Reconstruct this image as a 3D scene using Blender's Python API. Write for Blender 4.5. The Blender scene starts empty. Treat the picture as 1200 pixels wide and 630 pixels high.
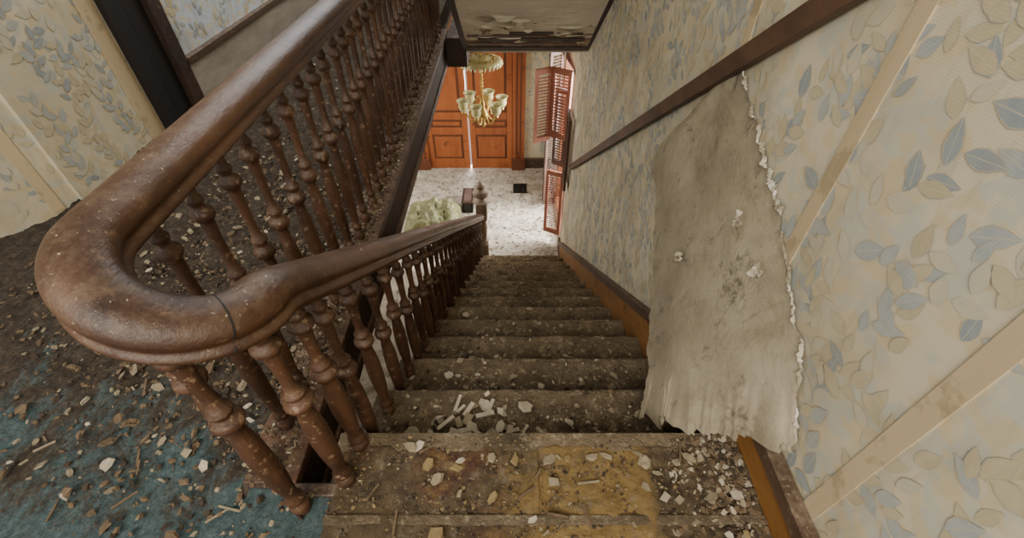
import bpy, math, random
from mathutils import Vector, noise, Matrix
random.seed(7)
R=random.random
def U(a,b): return a+(b-a)*random.random()
ZO=4.066
S=.708
# ------------------------------------------------------------ helpers
def hexc(h):
    h=h.lstrip('#'); o=[]
    for i in (0,2,4):
        c=int(h[i:i+2],16)/255
        o.append(c/12.92 if c<=.04045 else ((c+.055)/1.055)**2.4)
    return (o[0],o[1],o[2],1)
class NT:
    def __init__(s,name):
        s.m=bpy.data.materials.new(name); s.m.use_nodes=True
        s.t=s.m.node_tree; s.b=s.t.nodes['Principled BSDF']
        s.co=s.t.nodes.new('ShaderNodeTexCoord').outputs['Object']
    def n(s,k,**kw):
        x=s.t.nodes.new(k)
        for a,b in kw.items(): setattr(x,a,b)
        return x
    def l(s,a,b): s.t.links.new(a,b)
    def mapped(s,sc):
        m=s.n('ShaderNodeMapping'); m.inputs['Scale'].default_value=sc; s.l(s.co,m.inputs['Vector']); return m.outputs[0]
    def noise(s,scale,detail=4,rough=.6,vec=None,dist=0):
        x=s.n('ShaderNodeTexNoise'); x.inputs['Scale'].default_value=scale; x.inputs['Detail'].default_value=detail
        x.inputs['Roughness'].default_value=rough; x.inputs['Distortion'].default_value=dist
        s.l(vec if vec else s.co,x.inputs['Vector']); return x.outputs['Fac']
    def ramp(s,fac,stops):
        r=s.n('ShaderNodeValToRGB'); e=r.color_ramp.elements
        while len(e)<len(stops): e.new(.5)
        for i,(p,c) in enumerate(stops):
            e[i].position=p; e[i].color=c if len(c)==4 else (*c,1)
        s.l(fac,r.inputs[0]); return r.outputs[0]
    def mask(s,fac,a,b):
        return s.ramp(fac,[(a,(0,0,0,1)),(b,(1,1,1,1))])
    def mix(s,f,a,b,mode='MIX'):
        x=s.n('ShaderNodeMix',data_type='RGBA',blend_type=mode)
        if isinstance(f,(int,float)): x.inputs[0].default_value=f
        else: s.l(f,x.inputs[0])
        for v,i in ((a,6),(b,7)):
            if isinstance(v,tuple): x.inputs[i].default_value=v
            else: s.l(v,x.inputs[i])
        return x.outputs[2]
    def math(s,op,a,b=0):
        x=s.n('ShaderNodeMath',operation=op)
        for v,i in ((a,0),(b,1)):
            if isinstance(v,(int,float)): x.inputs[i].default_value=v
            else: s.l(v,x.inputs[i])
        return x.outputs[0]
    def maprange(s,v,a,b):
        x=s.n('ShaderNodeMapRange'); s.l(v,x.inputs[0]); x.inputs[1].default_value=a; x.inputs[2].default_value=b; return x.outputs[0]
    def near(s,p,r):
        d=s.n('ShaderNodeVectorMath',operation='DISTANCE'); s.l(s.co,d.inputs[0]); d.inputs[1].default_value=(p[0],p[1],p[2]+ZO)
        x=s.n('ShaderNodeMapRange'); s.l(d.outputs['Value'],x.inputs[0]); x.inputs[1].default_value=r; x.inputs[2].default_value=0; return x.outputs[0]
    def xyz(s):
        x=s.n('ShaderNodeSeparateXYZ'); s.l(s.co,x.inputs[0]); return x.outputs
    def upness(s):
        g=s.n('ShaderNodeNewGeometry'); x=s.n('ShaderNodeSeparateXYZ'); s.l(g.outputs['Normal'],x.inputs[0]); return x.outputs[2]
    def fin(s,col,rough=.7,bump=None,bs=.3,dist=.01,metal=0):
        if isinstance(col,tuple): s.b.inputs['Base Color'].default_value=col
        else: s.l(col,s.b.inputs['Base Color'])
        if isinstance(rough,(int,float)): s.b.inputs['Roughness'].default_value=rough
        else: s.l(rough,s.b.inputs['Roughness'])
        s.b.inputs['Metallic'].default_value=metal
        if bump is not None:
            b=s.n('ShaderNodeBump'); b.inputs['Strength'].default_value=bs; b.inputs['Distance'].default_value=dist
            s.l(bump,b.inputs['Height']); s.l(b.outputs[0],s.b.inputs['Normal'])
        return s.m
def simple(name,c1,c2,scale=8,rough=.7,stretch=(1,1,1),c3=None,s3=30,t3=.6,bs=.3,bscale=None,metal=0,dist=.01,w3=.06,dust=None,dustamt=.5):
    t=NT(name); v=t.mapped(stretch)
    n=t.noise(scale,6,.65,v)
    col=t.ramp(n,[(.3,hexc(c1)),(.7,hexc(c2))])
    if c3:
        col=t.mix(t.mask(t.noise(s3,5,.7),t3,t3+w3),col,hexc(c3))
    if dust:
        up=t.maprange(t.upness(),-.1,1.0)
        f=t.math('MULTIPLY',t.math('MULTIPLY',up,t.ramp(t.noise(18,7,.8),[(.43,(.0,.0,.0,1)),(.66,(1,1,1,1))])),dustamt)
        col=t.mix(f,col,hexc(dust))
        f2=t.mask(t.noise(140,3,.6),.66,.72)
        col=t.mix(t.math('MULTIPLY',f2,t.math('MULTIPLY',up,.8)),col,hexc('#b3a48c'))
    return t.fin(col,rough,t.noise(bscale or scale*6,6,.7,v),bs,dist,metal)

class B:
    def __init__(s): s.v=[];s.f=[];s.m=[];s.s=[]
    def add(s,vs,fs,mat=0,sm=False):
        o=len(s.v); s.v+= [tuple(p) for p in vs]
        for f in fs: s.f.append([i+o for i in f]); s.m.append(mat); s.s.append(sm)
    def box(s,x0,x1,y0,y1,z0,z1,mat=0):
        vs=[(x0,y0,z0),(x1,y0,z0),(x1,y1,z0),(x0,y1,z0),(x0,y0,z1),(x1,y0,z1),(x1,y1,z1),(x0,y1,z1)]
        s.add(vs,[(0,3,2,1),(4,5,6,7),(0,1,5,4),(1,2,6,5),(2,3,7,6),(3,0,4,7)],mat)
    def obox(s,c,ax,ay,az,mat=0):
        c=Vector(c);ax=Vector(ax);ay=Vector(ay);az=Vector(az);vs=[]
        for k in(-1,1):
            for a,b in((-1,-1),(1,-1),(1,1),(-1,1)): vs.append(c+ax*a+ay*b+az*k)
        s.add(vs,[(0,3,2,1),(4,5,6,7),(0,1,5,4),(1,2,6,5),(2,3,7,6),(3,0,4,7)],mat)
    def prism_x(s,poly,x0,x1,mat=0):
        n=len(poly); vs=[(x0,a,b) for a,b in poly]+[(x1,a,b) for a,b in poly]
        fs=[list(range(n)),list(range(2*n-1,n-1,-1))]+[(i,i+n,(i+1)%n+n,(i+1)%n) for i in range(n)]
        s.add(vs,fs,mat)
    def lathe(s,c,prof,seg=12,mat=0):
        vs=[];fs=[]
        for r,z in prof:
            for k in range(seg):
                a=2*math.pi*k/seg; vs.append((c[0]+r*math.cos(a),c[1]+r*math.sin(a),c[2]+z))
        for i in range(len(prof)-1):
            for k in range(seg):
                k2=(k+1)%seg; fs.append((i*seg+k,i*seg+k2,(i+1)*seg+k2,(i+1)*seg+k))
        s.add(vs,fs,mat,True)
    def sweep(s,path,prof,mat=0,sm=True,cap=True):
        P=[Vector(p) for p in path];vs=[];fs=[];n=len(prof);side0=None
        for i,p in enumerate(P):
            t=(P[min(i+1,len(P)-1)]-P[max(i-1,0)]).normalized()
            sd=t.cross(Vector((0,0,1)))
            if sd.length<1e-4: sd=side0 or Vector((1,0,0))
            sd.normalize(); side0=sd; up=sd.cross(t).normalized()
            for a,b in prof: vs.append(p+sd*a+up*b)
        for i in range(len(P)-1):
            for k in range(n):
                k2=(k+1)%n; fs.append((i*n+k,i*n+k2,(i+1)*n+k2,(i+1)*n+k))
        s.add(vs,fs,mat,sm)
        if cap: s.add(vs[:n],[list(range(n))],mat); s.add(vs[-n:],[list(range(n))[::-1]],mat)
    def tube(s,path,r,seg=8,mat=0):
        s.sweep(path,[(r*math.cos(2*math.pi*k/seg),r*math.sin(2*math.pi*k/seg)) for k in range(seg)],mat)
    def sphere(s,c,r,seg=12,mat=0,sz=1):
        s.lathe(c,[(r*math.cos(a)+1e-4,r*sz*math.sin(a)) for a in [math.pi*(i/8-.5) for i in range(9)]],seg,mat)
    def obj(s,name,mats,parent=None,bevel=0):
        me=bpy.data.meshes.new(name); me.from_pydata([(x,y,z+ZO) for x,y,z in s.v],[],s.f)
        for m in mats: me.materials.append(m)
        me.polygons.foreach_set('material_index',s.m); me.polygons.foreach_set('use_smooth',s.s)
        me.update(); o=bpy.data.objects.new(name,me); bpy.context.scene.collection.objects.link(o)
        if parent: o.parent=parent
        if bevel:
            b=o.modifiers.new('b','BEVEL'); b.width=bevel; b.segments=2; b.limit_method='ANGLE'
        return o
def empty(name):
    o=bpy.data.objects.new(name,None); bpy.context.scene.collection.objects.link(o); return o
# ------------------------------------------------------------ materials
def grime(t,c,amt=.8):
    c=t.mix(t.math('MULTIPLY',t.mask(t.noise(1.1,6,.7),.5,.82),amt),c,hexc('#968768'))
    c=t.mix(t.math('MULTIPLY',t.mask(t.noise(3.2,6,.75,t.mapped((1,2.4,.45))),.54,.74),.45),c,hexc('#8b7c62'))
    return c
def wallpaper(name,base1,base2,tint):
    t=NT(name); x=t.xyz()
    c=t.ramp(t.noise(2.2,5,.6),[(.35,hexc(base1)),(.65,hexc(base2))])
    c=t.mix(t.math('MULTIPLY',t.mask(t.noise(13,2,.5),.5,.58),.8),c,hexc(tint))
    c=t.mix(t.math('MULTIPLY',t.mask(t.noise(17,2,.5,t.mapped((1.1,.9,1.3))),.54,.6),.7),c,hexc('#cbb78e'))
    c=grime(t,c)
    w=t.math('SINE',t.math('MULTIPLY',x[2],1300))
    c=t.mix(t.math('MULTIPLY',t.math('ADD',w,1),.06),c,hexc('#6f6a55'))
    return t.fin(c,.7,t.noise(30,3),.1,.003)
M_wp=wallpaper('wallpaper_cream','#d2c6aa','#c8ba9a','#bab9aa')
M_wpb=wallpaper('wallpaper_blue','#c3c6c8','#b7bcc0','#aab3b9')
def leafmat(n,c1,c2):
    t=NT(n); x=t.xyz(); w=t.math('SINE',t.math('MULTIPLY',x[2],1300))
    c=t.ramp(t.noise(30,3),[(.35,hexc(c1)),(.65,hexc(c2))])
    c=grime(t,c,.65)
    c=t.mix(t.math('MULTIPLY',t.math('ADD',w,1),.06),c,hexc('#6f6a55'))
    return t.fin(c,.7)
M_l=[leafmat('leaf_blue','#9da3a0','#acada4'),leafmat('leaf_olive','#b8aa86','#c1b391'),leafmat('leaf_pale','#c6b99b','#bbb6a2'),leafmat('leaf_vein','#c4b99e','#bcb195'),leafmat('leaf_edge','#aaa391','#b3a992'),leafmat('leaf_dark','#8b9394','#989c98')]
M_strip=simple('wallpaper_border','#b49f7b','#c2ad8a',20,.7,(1,1,.1),'#a3906f',6,.55,bs=.1)
M_rail=simple('handrail_wood','#28150a','#5c3d25',5,.4,(1,.35,1),'#6f563e',38,.6,.3,120,w3=.16,dust='#8d7860',dustamt=.35)
M_bal=simple('baluster_wood','#2a170d','#5b3c27',14,.5,(1,1,.3),'#7b624a',45,.58,.4,60,dust='#85715a',dustamt=.5)
M_dark=simple('dark_wood','#1c120c','#3a2416',8,.65,(1,.3,.6),'#5d4a38',40,.6,dust='#7a6b56',dustamt=.7)
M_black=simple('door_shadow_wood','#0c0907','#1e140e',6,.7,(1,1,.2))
M_amber=simple('amber_skirting','#70471f','#94662f',7,.55,(1,.25,1),'#44301d',12,.56,w3=.12)
M_mold=simple('skirting_moulding','#3a291e','#56402f',12,.55,(1,.2,1),'#7c6955',50,.6,dust='#8b7b65',dustamt=.6)
M_chair=simple('rail_moulding','#3a281c','#5f4430',10,.6,(1,.2,1))
M_tread=simple('tread_dirty','#54452f','#978365',6,.95,(1,1,1),'#bba988',34,.54,1.0,60,dist=.035,w3=.16)
M_riser=simple('riser_dirty','#33281b','#5e4e38',7,.9,(1,1,1),'#837154',20,.6,.6,50,w3=.12)
M_orange=simple('door_wood','#80421f','#a66033',4,.42,(1,1,.2),'#62341b',8,.6,.1)
M_orange_d=simple('door_wood_dark','#4f2916','#6a3c23',5,.5,(1,1,.3))
M_shut=simple('shutter_paint','#874e38','#a66a52',8,.65,(1,1,.4))
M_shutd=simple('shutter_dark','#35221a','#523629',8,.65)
def m_soffit():
    t=NT('soffit_peeling'); x=t.xyz()
    c=t.ramp(t.noise(3,6,.6),[(.3,hexc('#bdb29c')),(.7,hexc('#dccfb6'))])
    g=t.math('MULTIPLY',t.maprange(x[1],3.45,3.98),.2)
    f=t.math('ADD',t.noise(5,9,.75,t.mapped((.7,1.8,1.8)),.6),g)
    c=t.mix(t.mask(f,.63,.67),c,hexc('#7c6244')); c=t.mix(t.mask(f,.70,.74),c,hexc('#4a3522'))
    return t.fin(c,.9,f,.8,.03)
M_soffp=m_soffit()
M_soff=simple('soffit_plaster','#a59b88','#c4b89f',3,.9,(1,1,1),'#8b7d68',5,.57,.5,15)
M_hall=simple('hall_floor','#948a7c','#c4bbad',4,.9,(1,1,1),'#756b5d',11,.52,.7,40,w3=.14)
M_brass=simple('brass','#8a7034','#bd9f58',10,.35,metal=.75,bs=.05)
M_glass=simple('shade_glass','#a39a62','#cfc795',14,.3,bs=.02)
M_tarp=simple('green_tarp','#565535','#7b7a50',5,.6,(1,1,1),'#a09c78',9,.58,.3)
M_chip=[simple('plaster_chip','#968b76','#bdb098',30,.9),simple('plaster_grey','#746853','#95876b',30,.9),simple('dirt_chip','#4c3d2a','#735f46',30,.95),simple('dark_chip','#2b2218','#46382a',30,.95),simple('ochre_chip','#75623f','#8d7850',30,.95),simple('hall_rubble','#857b6c','#b5ab9b',30,.9)]
M_torn=simple('torn_paper_pale','#9d927b','#c4b9a2',40,.85)
def m_sheet():
    t=NT('peeled_paper_back')
    c=t.ramp(t.noise(3,6,.65),[(.3,hexc('#7a6e59')),(.5,hexc('#948870')),(.72,hexc('#aa9e85'))])
    c=t.mix(t.math('MULTIPLY',t.mask(t.noise(5,6,.75,dist=.6),.54,.72),.8),c,hexc('#6b5e48'))
    c=t.mix(t.math('MULTIPLY',t.mask(t.noise(15,7,.8,t.mapped((1,1,.5))),.57,.67),.75),c,hexc('#51453a'))
    n=t.noise(26,8,.85)
    for p,r,a in(((.60,.86,-.86),.17,.29),((.55,1.12,-1.0),.07,.25),((.60,.58,-1.08),.14,.28),((.52,.80,-1.28),.10,.24),((.62,1.5,-.75),.2,.2)):
        f=t.math('ADD',n,t.math('MULTIPLY',t.near(p,r),a))
        c=t.mix(t.math('MULTIPLY',t.mask(f,.68,.8),.75),c,hexc('#40362b'))
    v=t.n('ShaderNodeTexNoise',noise_type='RIDGED_MULTIFRACTAL'); v.inputs['Scale'].default_value=4; v.inputs['Detail'].default_value=4; t.l(t.co,v.inputs['Vector'])
    crack=t.mask(v.outputs['Fac'],.86,.95)
    c=t.mix(t.math('MULTIPLY',crack,.35),c,hexc('#5c4f3d'))
    return t.fin(c,.9,t.math('ADD',t.noise(8,7,.7,dist=1),t.math('MULTIPLY',v.outputs['Fac'],.4)),.5,.015)
M_sheet=m_sheet()
def m_carpet():
    t=NT('carpet_teal_dirty'); x=t.xyz()
    teal=t.ramp(t.noise(60,6,.85),[(.3,hexc('#3b4d4e')),(.5,hexc('#627b7b')),(.7,hexc('#8fa19d'))])
    brown=t.ramp(t.noise(30,7,.85),[(.3,hexc('#2b2219')),(.5,hexc('#564735')),(.72,hexc('#928168'))])
    gy=t.maprange(x[1],.35,1.4); gx=t.maprange(x[0],-1.9,-.3)
    g=t.math('ADD',t.math('MULTIPLY',gy,.35),t.math('MULTIPLY',gx,.07))
    f=t.math('ADD',t.noise(3.4,11,.8,t.mapped((1.7,1,1)),.5),g)
    c=t.mix(t.mask(f,.56,.66),teal,brown)
    return t.fin(c,.95,t.noise(45,8,.85),1,.06)
M_carpet=m_carpet()
def m_landing():
    t=NT('landing_ochre'); x=t.xyz()
    dk=t.ramp(t.noise(14,6,.75),[(.3,hexc('#382c1d')),(.7,hexc('#6e5b3e'))])
    dk=t.mix(t.mask(t.noise(4,4,.6),.54,.66),dk,hexc('#4f2c1f'))
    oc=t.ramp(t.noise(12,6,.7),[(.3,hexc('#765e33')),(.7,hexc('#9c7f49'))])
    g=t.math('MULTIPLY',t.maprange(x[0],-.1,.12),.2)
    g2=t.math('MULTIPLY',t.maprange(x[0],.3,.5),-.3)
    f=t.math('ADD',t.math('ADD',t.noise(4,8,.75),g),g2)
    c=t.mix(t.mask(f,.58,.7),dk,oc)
    c=t.mix(t.mask(t.noise(20,8,.82),.53,.65),c,hexc('#7d715b'))
    return t.fin(c,.9,t.noise(60,8,.8),.8,.02)
M_land=m_landing()
# ------------------------------------------------------------ room shell
def leaves(o2w,a0,a1,b0,b1,parent,name,seed,detail_fn,skip=None,sc=1.0,step=.112):
    rnd=random.Random(seed); bb=B(); cnt=[0]
    def leaf(a,b,ang,L,W,m,det):
        if skip and skip(a,b): return
        cnt[0]+=1; off=.0006+((cnt[0]*.61803398)%1)*.0022
        ca,sa=math.cos(ang),math.sin(ang)
        pr=[(0.0,.06),(.18,.7),(.42,1),(.68,.72),(.88,.28),(1,0.06)]
        def w(t,ww,dz=0):
            x=t*L; y=ww*W*.5
            return o2w(a+x*ca-y*sa,b+x*sa+y*ca,off+dz)
        n=len(pr)
        if not det:
            pts=[w(t,q) for t,q in pr]+[w(t,-q) for t,q in pr[::-1]]
            bb.add(pts,[(i,i+1,2*n-2-i,2*n-1-i) for i in range(n-1)],m); return
        for sg in(1,-1):
            rows=[]
            for t,q in pr: rows+= [w(t,sg*q),w(t,sg*(q*.86 if q>.1 else q*.8)),w(t,sg*.035)]
            bb.add(rows,[(i*3,i*3+1,i*3+4,i*3+3) for i in range(n-1)],4 if m!=2 else 2)
            o=len(bb.v)-len(rows)
            for i in range(n-1):
                bb.f.append([o+i*3+1,o+i*3+2,o+i*3+5,o+i*3+4]); bb.m.append(m); bb.s.append(False)
        bb.add([w(t,.035) for t,q in pr]+[w(t,-.035) for t,q in pr],[(i,i+1,i+1+n,i+n) for i in range(n-1)],3)
    a=a0
    while a<a1:
        b=b0
        while b<b1:
            pa=a+rnd.uniform(-.04,.04); pb=b+rnd.uniform(-.04,.04)
            ang=rnd.choice([1.0,1.3,1.9,2.3])+rnd.uniform(-.3,.3); cur=rnd.uniform(-.25,.25)
            det=detail_fn(pa)
            m0=rnd.choice([0,0,1,1,2,2,5])
            px,py=pa,pb
            for k in range(rnd.randint(4,7)):
                px+=.032*sc*math.cos(ang); py+=.032*sc*math.sin(ang); ang+=cur*.5
                sd=1 if k%2 else -1
                m=m0 if rnd.random()<.7 else rnd.choice([0,1,2,5])
                L=rnd.uniform(.045,.072)*sc
                if a0<=px<=a1 and b0<=py<=b1:
                    leaf(px,py,ang+sd*rnd.uniform(.5,.95),L,L*rnd.uniform(.45,.6),m,det)
            b+=step
        a+=step
    return bb.obj(name,M_l,parent)
XW=.65
b=B()
wy0,wy1,wz0,wz1=4.75,5.75,-3.95,-1.72
b.box(XW,XW+.15,-1.6,wy0,-4.066,2.2); b.box(XW,XW+.15,wy1,6.9,-4.066,2.2)
b.box(XW,XW+.15,wy0,wy1,-4.066,wz0); b.box(XW,XW+.15,wy0,wy1,wz1,2.2)
wr=b.obj('wall_right',[M_wp])
strips_r=[-.52,-.08,.36,.80]
leaves(lambda a,c,o:(XW-o,a,c),-.5,4.6,-3.6,1.0,wr,'wallpaper_leaf_print',3,lambda a:a<2.2,
    skip=lambda a,c:(c<-1.216-S*(a-.606)+.05 if a>.606 else c<-1.2) or c>.7 or (a>2 and c>-.45))
b=B()
for y in strips_r+[1.35]:
    b.box(XW-.0040,XW+.01,y-.02,y+.02,-1.2 if y<.6 else -1.216-S*(y-.606),2.1)
b.obj('wallpaper_border_strips',[M_strip],wr)
XL=-1.95
dA=Vector((-.493,-.870,0)); nA=Vector((.870,-.493,0)); PA=Vector((XL,1.75,0))
b=B(); b.box(XL-.15,XL,1.72,2.4,-1.216,2.0)
q=[PA,PA+dA*2.6,PA+dA*2.6-nA*.15,PA-nA*.15]
b.add([(p.x,p.y,z) for z in(-1.216,2.0) for p in q],[(0,1,2,3),(7,6,5,4),(0,4,5,1),(1,5,6,2),(2,6,7,3),(3,7,4,0)],0)
b.box(XL-.15,XL,2.78,7.0,-1.216,2.0,1); b.box(XL-.15,XL,2.4,2.78,.95,2.0,0)
wl=b.obj('wall_left',[M_wp,M_wpb])
leaves(lambda a,c,o:(XL+o,a,c),1.76,2.36,-1.2,1.3,wl,'wallpaper_leaf_print_left',5,lambda a:True)
def angw(a,c,o):
    p=PA+dA*a+nA*o; return (p.x,p.y,c)
leaves(angw,.0,1.3,-1.2,1.0,wl,'wallpaper_leaf_print_angle',6,lambda a:True)
leaves(lambda a,c,o:(XL+o,a,c),2.85,5.5,-.95,.8,wl,'wallpaper_leaf_print_far',8,lambda a:False,step=.16)
b=B(); b.box(XL-.01,XL+.0040,2.28,2.38,-1.2,2)
for s0 in(.095,.62):
    q=[PA+dA*s0+nA*.0040,PA+dA*(s0+.045)+nA*.0040,PA+dA*(s0+.045)-nA*.01,PA+dA*s0-nA*.01]
    b.add([(p.x,p.y,z) for z in(-1.2,2.0) for p in q],[(0,1,2,3),(7,6,5,4),(0,4,5,1),(1,5,6,2),(2,6,7,3),(3,7,4,0)],0)
b.obj('wallpaper_border_left',[M_strip],wl)
b=B(); b.box(XL-.1,XL+.0,2.4,2.78,-1.216,.95,0)  # near-black slab: darkness of the open doorway put in as colour
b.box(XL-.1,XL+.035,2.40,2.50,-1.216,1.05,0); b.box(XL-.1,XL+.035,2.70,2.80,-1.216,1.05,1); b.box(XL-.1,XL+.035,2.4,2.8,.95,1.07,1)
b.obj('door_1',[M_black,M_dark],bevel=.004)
b=B(); b.box(XL-.01,XL+.03,2.80,7,-1.216,-.96,0); b.box(XL-.01,XL+.045,2.8,7,-.97,-.94,1)
b.obj('baseboard_left',[simple('dusty_board','#7d7464','#9d9281',10,.8,(1,.3,1)),M_mold])
def grid_floor(name,x0,x1,y0,y1,z,nx,ny,amp,mat,thick=.2,fn=None,sc=9):
    bb=B();vs=[]
    for j in range(ny+1):
        for i in range(nx+1):
            x=x0+(x1-x0)*i/nx; y=y0+(y1-y0)*j/ny
            e=min(i,nx-i,j,ny-j); k=min(1,e/2)
            h=(noise.fractal(Vector((x*sc,y*sc,1.3)),.75,2,7)*.5+.3)*amp*k
            vs.append((x,y,z+max(0,h)*(fn(x,y) if fn else 1)))
    fs=[(j*(nx+1)+i,j*(nx+1)+i+1,(j+1)*(nx+1)+i+1,(j+1)*(nx+1)+i) for j in range(ny) for i in range(nx)]
    bb.add(vs,fs,0,True)
    bb.box(x0,x1,y0,y1,z-thick,z-.002,1)
    return bb.obj(name,[mat,M_soff])
grid_floor('floor_upper',-2.8,-.68,-.6,4.6,-1.216,330,800,.055,M_carpet,.234,lambda x,y:.3+.7*min(1,max(0,(y-.2)/1.2+(x+1.2)*.5)))
b=B(); b.box(-4.6,-2.8,-1.6,7,-1.45,-1.216); b.box(-2.8,-.68,4.6,7,-1.45,-1.216); b.box(-2.8,-.68,-1.6,-.6,-1.45,-1.216); b.obj('floor_upper_border',[M_carpet])
grid_floor('floor_upper_near',-.68,-.46,-1.6,.47,-1.216,34,320,.03,M_carpet,.234,sc=14)
grid_floor('floor_landing',-.46,XW,-.6,.58,-1.216,200,220,.022,M_land,.2,sc=16)
b=B(); b.box(-.39,XW,4.1,7,-1.33,-1.216); b.box(-.56,-.39,4.1,7,-1.45,-1.216,1); b.obj('ceiling_hall',[M_soff,M_dark])
b=B()
b.box(-.70,-.555,.47,4.3,-1.235,-1.200,0); b.box(-.70,-.57,.47,4.3,-1.45,-1.235,1); b.box(-.575,-.56,.47,4.3,-1.45,-1.40,0)
b.box(-.70,-.44,.44,.475,-1.45,-1.205,1)
b.obj('trim_stairwell_edge',[M_bal,M_dark],bevel=.005)
b=B(); b.box(-.48,XW-.03,.56,.612,-1.246,-1.208,0); b.box(-.46,XW-.03,.375,.398,-1.22,-1.202,0); b.box(.055,.07,.40,.56,-1.22,-1.204,1)
b.obj('trim_landing',[M_tread,M_land],bevel=.004)
def sz(y): return -1.28+S*(4.04-y)
b=B(); b.prism_x([(4.04,sz(4.04)),(1.2,sz(1.2)),(1.2,sz(1.2)+.12),(4.2,sz(4.2)+.18),(4.2,-1.33)],-.37,XW,0)
b.prism_x([(4.06,sz(4.04)-.02),(1.2,sz(1.2)-.02),(1.2,sz(1.2)+.25),(4.2,sz(4.2)+.35)],-.41,-.37,1)
b.prism_x([(4.06,sz(4.04)-.02),(1.2,sz(1.2)-.02),(1.2,sz(1.2)+.02),(4.06,sz(4.04)+.02)],XW-.03,XW,1)
for k,(yy,w,xa,xb) in enumerate([(4.02,.03,0,0),(3.93,.022,.02,.1),(3.85,.02,.1,.05),(3.79,.012,.02,.35),(3.74,.01,.35,.08)]):
    b.prism_x([(yy+w,sz(yy+w)-.012),(yy-w,sz(yy-w)-.012),(yy-w,sz(yy-w)+.01),(yy+w,sz(yy+w)+.01)],-.37+xa,XW-.03-xb,1+(k%2))
# curled paint flakes hanging from the soffit
for k in range(22):
    y=U(3.45,3.95);x=U(-.25,.52);n=9;w=U(.03,.11);d=U(.012,.04); dr=U(.01,.035); a1=U(0,6.28)
    vs=[]
    for i in range(n):
        a=2*math.pi*i/n; yy=y+d*math.sin(a)*U(.6,1.3); xx=x+w*math.cos(a)*U(.6,1.3)
        vs.append((min(xx,.61),yy,sz(yy)-.006-dr*max(0,math.cos(a-a1))))
    vs.append((x,y,sz(y)-.006)); b.add(vs,[(i,(i+1)%n,n) for i in range(n)],3)
b.obj('ceiling_stair_soffit',[M_soffp,M_dark,M_chair,simple('paint_pale','#b8ac93','#d3c8ae',9)])
# lower hall
grid_floor('floor',-3.2,XW,-.6,6.9,-4.066,160,300,.03,M_hall,.1)
b=B(); b.box(-3.2,-1.56,6.8,6.95,-4.066,-1.33); b.box(.2,XW,6.8,6.95,-4.066,-1.33); b.box(-1.56,.2,6.8,6.95,-1.75,-1.33)
wf=b.obj('wall_far',[M_wp])
leaves(lambda a,c,o:(a,6.8-o,c),.22,.63,-3.85,-1.6,wf,'wallpaper_leaf_print_hall',9,lambda a:False)
b=B(); b.box(-3.35,-3.2,-.6,6.95,-4.066,-1.45); b.obj('wall_hall_left',[M_wp])
b=B(); b.box(-3.2,XW,-.75,-.6,-4.066,-1.45); b.obj('wall_hall_back',[M_wp])
b=B(); b.box(.2,XW,6.77,6.8,-4.066,-3.9); b.box(.2,XW,6.76,6.8,-3.9,-3.87); b.box(-3.2,-1.56,6.77,6.8,-4.066,-3.88)
b.obj('baseboard_far',[M_mold],bevel=.004)
b=B(); b.box(XW-.03,XW,4.45,4.75,-4.066,-3.9); b.box(XW-.03,XW,5.75,6.77,-4.066,-3.9); b.obj('baseboard_hall_right',[M_mold],bevel=.004)
dp=empty('door_2')
b=B()
b.box(-1.56,-1.37,6.74,6.86,-4.066,-1.72,0); b.box(.01,.2,6.74,6.86,-4.066,-1.72,0); b.box(-1.60,.24,6.72,6.86,-1.85,-1.62,0)
for x in(-1.50,-1.44,.07,.13): b.box(x-.012,x+.012,6.725,6.75,-3.85,-1.86,1)
b.box(-1.58,-1.36,6.71,6.75,-4.066,-3.85,1); b.box(0,.22,6.71,6.75,-4.066,-3.85,1)
b.obj('door_frame',[M_orange,M_orange_d],dp,.006)
def leafdoor(x0,x1,name):
    b=B(); b.box(x0,x1,6.80,6.84,-4.06,-1.86,0)
    w=.09
    for a,c in((x0,x0+w),(x1-w,x1)): b.box(a,c,6.775,6.8,-4.06,-1.86,0)
    zs=[(-4.06,-3.88),(-3.45,-3.33),(-3.2,-3.08),(-2.0,-1.86)]
    for z0,z1 in zs: b.box(x0+w,x1-w,6.775,6.8,z0,z1,0)
    for z0,z1 in((-3.88,-3.45),(-3.33,-3.2),(-3.08,-2.0)):
        b.box(x0+w,x1-w,6.785,6.801,z0,z1,1)
        b.box(x0+w+.035,x1-w-.035,6.772,6.80,z0+.035,z1-.035,0)
    b.obj(name,[M_orange,M_orange_d],dp,.008)
leafdoor(-1.37,-.70,'leaf_1'); leafdoor(-.672,.01,'leaf_2')
b=B(); b.sphere((-.62,6.73,-3.02),.035,12,0); b.box(-.66,-.58,6.755,6.775,-3.14,-2.9,0); b.obj('knob',[M_brass],dp)
b=B()
for y in(wy0,wy1-.06): b.box(XW-.0,XW+.1,y,y+.06,wz0,wz1)
b.box(XW-.0,XW+.1,wy0,wy1,wz0,wz0+.05); b.box(XW-.0,XW+.1,wy0,wy1,wz1-.06,wz1)
b.box(XW+.05,XW+.08,wy0,wy1,-2.86,-2.82); b.box(XW+.05,XW+.08,5.23,5.27,wz0,wz1)
b.obj('window_1',[M_orange_d],bevel=.004)
def shutter(b,p0,p1,z0,z1,mat):
    p0=Vector((*p0,0));p1=Vector((*p1,0)); d=(p1-p0); L=d.length; d.normalize(); n=Vector((-d.y,d.x,0)); c=(p0+p1)/2; zc=(z0+z1)/2
    up=Vector((0,0,1))
    for e in(-1,1): b.obox(c+d*e*(L/2-.018)+up*zc,d*.018,n*.014,up*(z1-z0)/2,mat)
    for z in(z0+.03,z1-.03): b.obox(c+up*z,d*(L/2-.03),n*.013,up*.03,mat)
    k=int((z1-z0-.12)/.035)
    for i in range(k):
        z=z0+.075+i*.035; b.obox(c+up*z,d*(L/2-.036),(n*.7+up*.7)*.015,(n*-.7+up*.7)*.003,mat)
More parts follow.
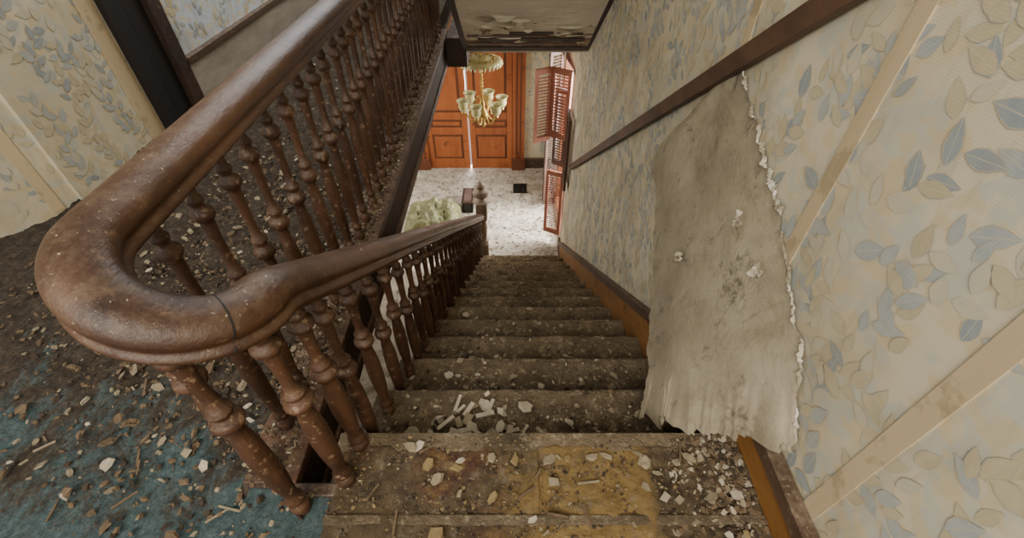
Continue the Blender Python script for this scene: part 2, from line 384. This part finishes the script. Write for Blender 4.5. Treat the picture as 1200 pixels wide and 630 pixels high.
so=empty('window_shutters')
b=B(); shutter(b,(.635,4.86),(.44,4.98),-2.55,-1.76,0); shutter(b,(.44,4.99),(.25,4.90),-2.6,-1.76,0); b.obj('upper_panels',[M_shut],so)
b=B(); shutter(b,(.635,4.80),(.43,4.90),-3.9,-2.95,0); b.obj('lower_panel',[M_shut],so)
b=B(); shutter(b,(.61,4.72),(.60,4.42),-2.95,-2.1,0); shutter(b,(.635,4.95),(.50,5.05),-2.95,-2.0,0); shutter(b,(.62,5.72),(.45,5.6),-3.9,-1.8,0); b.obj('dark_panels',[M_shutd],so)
b=B()
for i in range(6):
    b.box(.02+.04*i,.035+.04*i,6.02,6.26,-4.05,-4.030); b.box(.02,.235,6.02+.045*i,6.035+.045*i,-4.05,-4.030)
b.obj('floor_register',[M_black])
# ------------------------------------------------------------ staircase
st=empty('staircase'); b=B()
NY=lambda i:.606+.268*i
NZ=lambda i:-1.216-.19*i
for i in range(15):
    y=NY(i); z=NZ(i)
    b.box(-.43,XW-.03,y-.035,y-.02,NZ(i+1),z-.03,1)
    if i>0:
        x0,x1=-.47,XW-.03; y0=NY(i-1)-.02; y1=y+.005; nx,ny=150,38; vs=[]
        for jj in range(ny+1):
            for ii in range(nx+1):
                x=x0+(x1-x0)*ii/nx; yy=y0+(y1-y0)*jj/ny
                pile=max(0,1-(yy-y0)/.15)*.045
                nz=noise.fractal(Vector((x*16,yy*16,i*3.3)),.65,2,8)
                h=max(0,nz*.5+.25)*(.017+pile)
                yo=0
                if jj>=ny-3:
                    yo=-abs(noise.noise(Vector((x*9,i*2.1,0))))*.014
                    h*=max(0,(ny-1-jj)/3)
                    if jj==ny: h=-.022
                vs.append((x,yy+yo,z+h))
        fs=[(jj*(nx+1)+ii,jj*(nx+1)+ii+1,(jj+1)*(nx+1)+ii+1,(jj+1)*(nx+1)+ii) for jj in range(ny) for ii in range(nx)]
        b.add(vs,fs,0,True); b.box(x0,x1,y0,y1-.014,z-.032,z-.004,0)
b.obj('treads_and_risers',[M_tread,M_riser],st)
b=B(); poly=[(.5,-1.25)]
for i in range(15): poly+= [(NY(i)-.03,NZ(i)-.03),(NY(i)-.03,NZ(i+1)-.03 if i<14 else -4.066)]
poly+=[(4.1,-4.066),(.5,-1.55)]
b.prism_x(poly,-.44,-.41,0); b.prism_x([(.5,-1.5),(4.2,-1.5-S*3.7),(4.2,-1.55-S*3.7),(.5,-1.55)],-.44,XW-.01,0)
b.obj('stringer',[M_dark],st)
b=B(); h=.12
b.prism_x([(-1.6,-1.216),(-1.6,-1.216+h),(.66,-1.216+h),(4.5,-1.216+h-S*3.84),(4.5,-4.066),(4.2,-4.066),(.606,-1.216-.3)],XW-.03,XW-.001,0)
pa=[(XW-.02,-1.6,-1.085),(XW-.02,.655,-1.085),(XW-.02,.67,-1.09),(XW-.02,4.5,-1.09-S*3.83)]
b.sweep(pa,[(-.022,-.02),(.028,-.02),(.03,-.005),(.018,.008),(.014,.02),(-.022,.022)],1,False)
b.obj('baseboard_right',[M_amber,M_mold])
b=B(); zr=lambda y:-S*y+.478
b.sweep([(XW-.018,-1.0,zr(-1.0)),(XW-.018,4.3,zr(4.3))],[(-.018,-.026),(.008,-.026),(.014,-.018),(.016,.010),(.03,.016),(.032,.026),(-.018,.028)],0,False)
b.obj('trim_wall_rail',[M_chair])
# ------------------------------------------------------------ balustrade
bl=empty('stair_balustrade')
XD=-.415; XG=-.628; YC=.535
def rz(y): return -S*y-.182
path=[]
for i in range(40): path.append((XG,4.9-(4.9-YC-.02)*i/40,-.435))
cx=(XD+XG)/2; r=(XD-XG)/2
for i in range(25):
    a=math.pi+math.pi*i/24
    t=i/24
    path.append((cx+r*math.cos(a),YC+r*1.12*math.sin(a),-.435-(abs(rz(YC))-.435)*t*t*(3-2*t)*.97))
for i in range(1,50):
    y=YC+.015+(4.42-YC)*i/49
    path.append((XD+.035*max(0,(y-2)/2.4),min(y,4.42),rz(min(y,4.42))))
half=[(0,.044),(.016,.043),(.032,.038),(.046,.027),(.053,.012),(.052,-.001),(.046,-.008),(.049,-.014),(.056,-.020),(.056,-.030),(.046,-.037),(.032,-.040),(.028,-.050),(0,-.052)]
half=[(a*.92,c*.92) for a,c in half]
prof=half+[(-a,c) for a,c in half[-2:0:-1]]
b=B(); b.sweep(path,prof,0,True); o=b.obj('handrail',[M_rail],bl)
o.modifiers.new('s','SUBSURF').levels=1; o.modifiers['s'].render_levels=1
b=B()
P=[Vector(p) for p in path]; i=58; t=(P[i+1]-P[i-1]).normalized(); p=P[i]
b.sweep([p-t*.0013,p+t*.0013],[(a*1.001,c*1.001) for a,c in prof],0,True)
b.obj('rail_joint',[M_black],bl)
BP=[(0,.021),(.02,.023),(.05,.023),(.06,.015),(.07,.014),(.08,.022),(.095,.023),(.11,.015),(.15,.017),(.25,.0225),(.36,.025),(.46,.024),(.54,.019),(.58,.0155),(.59,.02),(.60,.028),(.615,.0315),(.63,.028),(.64,.018),(.65,.0165),(.66,.023),(.67,.0235),(.68,.015),(.72,.0125),(.80,.0135),(.86,.0165),(.87,.0165),(.88,.024),(.89,.0275),(.905,.026),(.915,.017),(.925,.014),(.935,.019),(.945,.019),(.955,.013),(1,.0125)]
def baluster(b,x,y,z0,z1,seg,k=.9):
    H=z1-z0; b.lathe((x,y,z0),[(rr*k,f*H) for f,rr in BP],seg,0)
b=B(); y=.63
while y<4.3:
    baluster(b,XG+U(-.004,.004),y,-1.202,-.475,16 if y<1.5 else 9,.86); y+=.118
b.obj('guard_balusters',[M_bal],bl)
b=B()
for a,zt in((1.12,-.475),(1.5,-.50),(1.85,-.57)):
    aa=math.pi*a; x=cx+r*math.cos(aa); yy=YC+r*1.12*math.sin(aa)
    baluster(b,x,yy,-1.21,zt,18,1.0)
baluster(b,XD,.575,-1.21,rz(.575)-.04,18,1.0)
for i in range(1,15):
    for k in(0,1):
        y=NY(i-1)+.05+.134*k; x=XD+.035*max(0,(y-2)/2.4)
        baluster(b,x,y,NZ(i)-.002,rz(y)-.04,16 if i<5 else 9)
b.obj('stair_balusters',[M_bal],bl)
b=B(); nx,ny_=-.365,4.46
b.box(nx-.065,nx+.065,ny_-.065,ny_+.065,-4.066,-3.75)
b.lathe((nx,ny_,-3.75),[(.05,0),(.06,.02),(.04,.05),(.052,.1),(.06,.25),(.05,.36),(.06,.38),(.06,.4)],16,0)
b.box(nx-.065,nx+.065,ny_-.065,ny_+.065,-3.36,-3.14)
b.lathe((nx,ny_,-3.14),[(.05,0),(.09,.015),(.097,.035),(.06,.05),(.038,.075),(.05,.09),(.085,.11),(.098,.145),(.085,.18),(.05,.20),(.035,.21),(.055,.225),(.06,.245),(.042,.27),(.02,.29),(.0,.305)],18,0)
b.obj('newel_post',[simple('newel_wood','#6d5a48','#a8937b',14,.5,(1,1,.4))],bl,.004)
# ------------------------------------------------------------ peeled wallpaper sheet
T=Vector((.643,1.346,-.444))
Lp=[T,Vector((.635,1.55,-.70)),Vector((.612,1.754,-.98)),Vector((.585,1.53,-1.09)),Vector((.55,1.326,-1.185)),Vector((.51,1.12,-1.25)),Vector((.47,.932,-1.309)),Vector((.42,.738,-1.363))]
Rp=[T,Vector((.645,1.24,-.50)),Vector((.645,1.127,-.554)),Vector((.645,.99,-.61)),Vector((.645,.90,-.66)),Vector((.645,.74,-.75)),Vector((.645,.60,-.84)),Vector((.645,.476,-1.015))]
def crv(P,s):
    f=s*(len(P)-1); i=min(int(f),len(P)-2); t=f-i
    p0=P[max(i-1,0)];p1=P[i];p2=P[i+1];p3=P[min(i+2,len(P)-1)]
    return .5*((2*p1)+(p2-p0)*t+(2*p0-5*p1+4*p2-p3)*t*t+(3*p1-p0-3*p2+p3)*t**3)
def edge(s):
    p=crv(Rp,s); q=crv(Rp,min(1,s+.01))-crv(Rp,max(0,s-.01)); q.normalize(); nn=Vector((0,q.z,-q.y))
    if nn.y>0: nn=-nn
    j=noise.fractal(Vector((s*16,5,0)),.6,2,6)*.018*min(1,s*8)
    return p+nn*j,nn
b=B();N=130;Mx=64;vs=[]
for j in range(N+1):
    s=j/N; l=crv(Lp,s); rr,_=edge(s)
    for i in range(Mx+1):
        t=i/Mx
        jt=noise.fractal(Vector((s*14,0,3)),.6,2,7)*.022*(1-t)*min(1,s*8)
        p=l.lerp(rr,t)
        if (rr-l).length>1e-3: p=p+(rr-l).normalized()*jt
        bul=math.sin(math.pi*t)*.022*min(1,s*2)
        w=noise.noise(Vector((s*3.2,t*3,1)))*.014*min(1,4*t)*min(1,4*(1-t))
        k=max(0,(s-.88)/.12)
        e=noise.fractal(Vector((t*8,7,2)),.6,2,6)*.065*k
        cur=-.02*k*k*max(0,.5+noise.noise(Vector((t*5,3,3))))
        p=Vector((min(p.x-bul+w+cur,.644),p.y+e,max(p.z-e*.6,-1.385)))
        vs.append(p)
b.add(vs,[(j*(Mx+1)+i,j*(Mx+1)+i+1,(j+1)*(Mx+1)+i+1,(j+1)*(Mx+1)+i) for j in range(N) for i in range(Mx)],0,True)
for rep in range(70):
    s0=R()**.9*.97; ln=U(.012,.05); m=8; base=.003+.014*R()**2+(.018 if .44<s0<.6 else 0)*R()+(.010*R() if s0>.85 else 0)
    vs=[]
    lift=U(.003,.014)
    for k in range(m+1):
        s=min(1,s0+ln*k/m); p,nn=edge(s); e=math.sin(math.pi*k/m)
        wi=base*e*U(.5,1.3)
        vs+= [Vector((.641,p.y,p.z))-nn*.004*e*R(), Vector((.641-lift*e*R(),p.y,p.z))+nn*wi*.5, Vector((.6445-lift*.4*R(),p.y,p.z))+nn*wi]
    b.add(vs,[(k*3+c,k*3+c+1,k*3+c+4,k*3+c+3) for k in range(m) for c in(0,1)],random.choice([1,1,2,0]),False)
for c,sz_,m_ in(((.61,.80,-.76),.016,1),((.60,.95,-.72),.014,1),((.598,.93,-.74),.018,0),((.56,1.10,-.98),.012,1),((.56,1.10,-1.0),.016,0),((.636,.50,-1.03),.018,1),((.60,.60,-1.12),.014,0)):
    for q in range(3):
        m=9;vs=[];cc=Vector(c)+Vector((U(-.01,0)-.012,U(-.015,.015),U(-.015,.015)))
        for k in range(m):
            a=2*math.pi*k/m; rr=sz_*U(.3,1.1); vs.append(cc+Vector((U(-.012,.006),rr*math.cos(a),rr*math.sin(a))))
        b.add(vs,[list(range(m))],m_,False)
b.obj('peeled_wallpaper_sheet',[M_sheet,M_torn,simple('torn_paper_white','#bdb5a4','#dbd4c5',40,.85)])
# ------------------------------------------------------------ debris
b=B()
def chip(x,y,z,s,m,tilt=.35,flat=1):
    n=random.randint(4,7); h=s*U(.1,.4)*flat; a0=U(0,6.28); ex=U(.35,1)
    rot=Matrix.Rotation(U(0,6.28),3,'Z')@Matrix.Rotation(U(-tilt,tilt),3,'X')@Matrix.Rotation(U(-tilt,tilt),3,'Y')
    vs=[]
    for k in(0,1):
        for i in range(n):
            a=a0+2*math.pi*i/n
            rad=s*(.5 if k==0 else .42)*U(.6,1.2)
            vs.append(rot@Vector((rad*math.cos(a),rad*math.sin(a)*ex,h*k))+Vector((x,y,z)))
    b.add(vs,[list(range(n))[::-1],list(range(n,2*n))]+[(i,(i+1)%n,(i+1)%n+n,i+n) for i in range(n)],m)
def sz2(a,bm,p=3): return a+(bm-a)*R()**p
for _ in range(14000):
    i=min(14,1+int(14*R()**1.5)); x=U(-.44,.60)
    y=NY(i-1)+ (U(0,.25) if R()<.4 else abs(random.gauss(0,.07))); y=min(y,NY(i)-.012)
    chip(x,y,NZ(i)+.010,sz2(.003,.022,4),random.choice([1,1,2,2,2,3,0]),.5)
for _ in range(560):
    i=random.choice([1,1,2,2,2,3,3,3,4,4,5,6,7,8,9,10]); x=random.gauss(-.1,.25) if R()<.5 else U(-.4,.6)
    x=max(-.4,min(.58,x)); chip(x,min(NY(i)-.03,NY(i-1)+abs(random.gauss(.02,.09))),NZ(i)+.019,sz2(.015,.055,1.6),random.choice([0,1,1,1,2]),.5,.6)
for _ in range(12):
    chip(random.gauss(-.12,.1),NY(0)+U(.02,.2),NZ(1)+.024,U(.045,.08),random.choice([0,1]),.4,.3)
for _ in range(14):
    x=U(-.25,.1); y=NY(0)+U(.03,.2); a=U(0,3.14); L=U(.03,.07)
    b.obox((x,y,NZ(1)+.028),Vector((math.cos(a),math.sin(a),U(-.2,.2)))*L*.5,Vector((-math.sin(a),math.cos(a),0))*U(.004,.009),(0,0,.003),0)
for _ in range(7000):
    x=U(-.46,.61);y=U(.0,.6); chip(x,y,-1.210,sz2(.003,.015,3),random.choice([1,2,2,3,3,2,4]),.5)
for _ in range(2600):
    x=.615-abs(random.gauss(0,.09));y=U(.0,.6); chip(x,y,-1.208,sz2(.003,.026,3.2),random.choice([0,1,2,2,2,3]))
for _ in range(55):
    chip(U(-.3,.58),U(.1,.58),-1.202,U(.018,.05),random.choice([0,1,1,4]),.3,.5)
for _ in range(30000):
    x=-.5-abs(random.gauss(0,.75)); y=random.gauss(1.2,.9)
    if x<XL+.03 or y<-.3 or y>4.6: continue
    if R()>.10+.9*min(1,max(0,(y-.25)/.9+(x+1.0)*.6)): continue
    m=random.choice([2,2,2,2,3,3,3,1]); chip(min(x,-.5) if y<.45 else min(x,-.6),y,-1.202,sz2(.003,.026,3),m,.6)
for _ in range(200):
    chip(U(-1.7,-.62),U(.3,2.2),-1.190,U(.015,.045),random.choice([1,1,2,2,0]),.5,.6)
for _ in range(3000):
    y=U(.5,4.3); chip(U(-.69,-.57),y,-1.20,sz2(.003,.018,2),random.choice([0,1,1,2,2,3]))
for _ in range(3200):
    x=U(-1.9,.6);y=U(4.5,6.7); chip(x,y,-4.052,sz2(.006,.05,3),random.choice([5,5,5,1]))
for _ in range(110):
    x=U(-1.3,.5);y=U(.1,1.1)
    if -.56<x<-.45 and y>.45: continue
    if x>-.45 and y>.58: continue
    a=U(0,3.14);L=U(.012,.06); b.obox((x,y,-1.198),Vector((math.cos(a),math.sin(a),U(-.1,.1)))*L*.5,Vector((-math.sin(a),math.cos(a),0))*.0025,(0,0,.002),random.choice([1,2,2]))
b.obj('plaster_debris',M_chip)
# ------------------------------------------------------------ lower hall objects
ch=empty('chandelier'); CX,CY=-.35,5.3; b=B()
b.tube([(CX,CY,-1.33),(CX,CY,-2.25)],.008,8,0)
b.lathe((CX,CY,-1.345),[(.0,0),(.07,-.0),(.06,-.03),(.02,-.05)],16,0)
for k in range(18): b.lathe((CX,CY,-1.42-.045*k),[(.004,-.02),(.016,-.01),(.018,0),(.016,.01),(.004,.02)],6,0)
b.lathe((CX,CY,-2.50),[(.001,-.10),(.02,-.08),(.03,-.05),(.015,-.02),(.05,.02),(.07,.07),(.05,.12),(.02,.16),(.03,.2),(.015,.26)],16,0)
b.obj('stem',[M_brass],ch)
b=B(); b.lathe((CX,CY,-1.80),[(.02,.03),(.06,.032),(.065,.02),(.12,.024),(.125,.012),(.18,.015),(.235,0),(.24,-.02),(.22,-.025)],28,1)
for k in range(28):
    a=2*math.pi*k/28; b.sphere((CX+.235*math.cos(a),CY+.235*math.sin(a),-1.83),.014,6,1,1.8)
    if k%2: b.sphere((CX+.15*math.cos(a),CY+.15*math.sin(a),-1.785),.016,6,0,1)
b.obj('crown_dish',[M_brass,M_glass],ch)
b=B()
for k in range(6):
    a=2*math.pi*k/6+.25; d=(math.cos(a),math.sin(a)); pts=[]
    for s in range(9):
        t=s/8; rr=.04+.19*t; z=-2.42-.10*math.sin(math.pi*t*1.1)+.05*t*t
        pts.append((CX+d[0]*rr,CY+d[1]*rr,z))
    b.tube(pts,.010,6,0)
    pts=[(CX+d[0]*(.02+.13*t),CY+d[1]*(.02+.13*t),-2.25-.13*t+.08*math.sin(math.pi*t)) for t in [q/6 for q in range(7)]]
    b.tube(pts,.006,6,0)
    c=(CX+d[0]*.235,CY+d[1]*.235,-2.37)
    b.lathe(c,[(.02,-.03),(.03,-.01),(.02,0)],10,0)
    b.lathe(c,[(.022,0),(.045,.02),(.06,.055),(.055,.09),(.065,.12),(.078,.135),(.075,.135),(.06,.118),(.05,.09),(.054,.055),(.04,.022)],14,1)
b.obj('arms_and_shades',[M_brass,M_glass],ch)
b=B();vs=[];n=60;m=50
for j in range(m+1):
    for i in range(n+1):
        u=i/n*2-1;v=j/m*2-1
        h=(max(0,1-abs(u)**4))*(max(0,1-abs(v)**4))
        f=noise.fractal(Vector((u*2.2+v,v*2.2,4)),.9,2,5)
        h=h**.4*.22+f*.12*h+abs(noise.noise(Vector((u*6,v*3,2))))*.07*h
        vs.append((-1.13+u*.38,5.28+v*.34,-4.04+h))
b.add(vs,[(j*(n+1)+i,j*(n+1)+i+1,(j+1)*(n+1)+i+1,(j+1)*(n+1)+i) for j in range(m) for i in range(n)],0,True)
b.obj('green_tarp_bundle',[M_tarp])
b=B()
x0,x1,y0,y1,z0,z1=-.73,-.58,5.5,5.85,-4.05,-3.85
b.box(x0,x1,y0,y1,z0,z0+.02,0); b.box(x0,x0+.02,y0,y1,z0,z1,0);b.box(x1-.02,x1,y0,y1,z0,z1,0);b.box(x0,x1,y0,y0+.02,z0,z1,0);b.box(x0,x1,y1-.02,y1,z0,z1,0)
b.box(x0-.01,x1+.01,y0-.01,y1+.01,z1-.03,z1,1)
b.obj('storage_crate',[M_black,M_shutd],bevel=.003)
# ------------------------------------------------------------ lights
def area(name,loc,target,sx,sy,p,col):
    l=bpy.data.lights.new(name,'AREA'); l.shape='RECTANGLE'; l.size=sx; l.size_y=sy; l.energy=p; l.color=col
    o=bpy.data.objects.new(name,l); o.location=Vector(loc)+Vector((0,0,ZO)); 
    o.rotation_euler=(Vector(target)-Vector(loc)).to_track_quat('-Z','Y').to_euler(); bpy.context.scene.collection.objects.link(o)
area('window_daylight',(1.3,5.25,-2.7),(-.4,4.9,-3.9),1.1,2.2,230,(1,.97,.92))
area('door_daylight',(-.6,7.6,-2.6),(-.4,6,-3.6),1.6,2.2,900,(1,.98,.95))
area('hall_side_fill',(-2.6,5.2,-2.2),(-.3,5.8,-3.6),1.5,1.5,70,(1,.95,.88))  # added off-camera fill for the lower hall; no window on this side
area('upper_left_fill',(-2.3,-1.9,1.4),(-1.0,1.2,-1.2),1.6,1.8,60,(.9,.95,1))  # added cool fill over the carpet, out of view; no window built here
area('upper_rear_fill',(-.3,-1.6,1.2),(.2,2.4,-2.2),1.8,1.4,105,(1,.93,.82))  # unseen fill added behind the camera to brighten the steps
area('upper_hall_fill',(-.9,4.4,1.7),(-1.95,3.4,-.2),1.2,1.2,85,(.92,.96,1))  # fill lamp added to lift the bluish far part of the left wall
sl=bpy.data.lights.new('sun_through_window','SPOT'); sl.energy=1300; sl.color=(1,.96,.88); sl.spot_size=math.radians(36); sl.spot_blend=.3; sl.shadow_soft_size=.08
so_=bpy.data.objects.new('sun_through_window',sl); L0=Vector((2.9,5.5,-1.0)); so_.location=L0+Vector((0,0,ZO)); so_.rotation_euler=(Vector((-.1,4.9,-4.0))-L0).to_track_quat('-Z','Y').to_euler(); bpy.context.scene.collection.objects.link(so_)
w=bpy.data.worlds.new('World'); bpy.context.scene.world=w; w.use_nodes=True
bg=w.node_tree.nodes['Background']; bg.inputs[0].default_value=(1,.95,.9,1); bg.inputs[1].default_value=.62
cam=bpy.data.cameras.new('Camera'); cam.lens=16; cam.sensor_width=36; cam.clip_start=.02
co=bpy.data.objects.new('Camera',cam); co.location=(0,0,ZO); co.rotation_euler=(math.radians(90-43.4),0,0)
bpy.context.scene.collection.objects.link(co); bpy.context.scene.camera=co
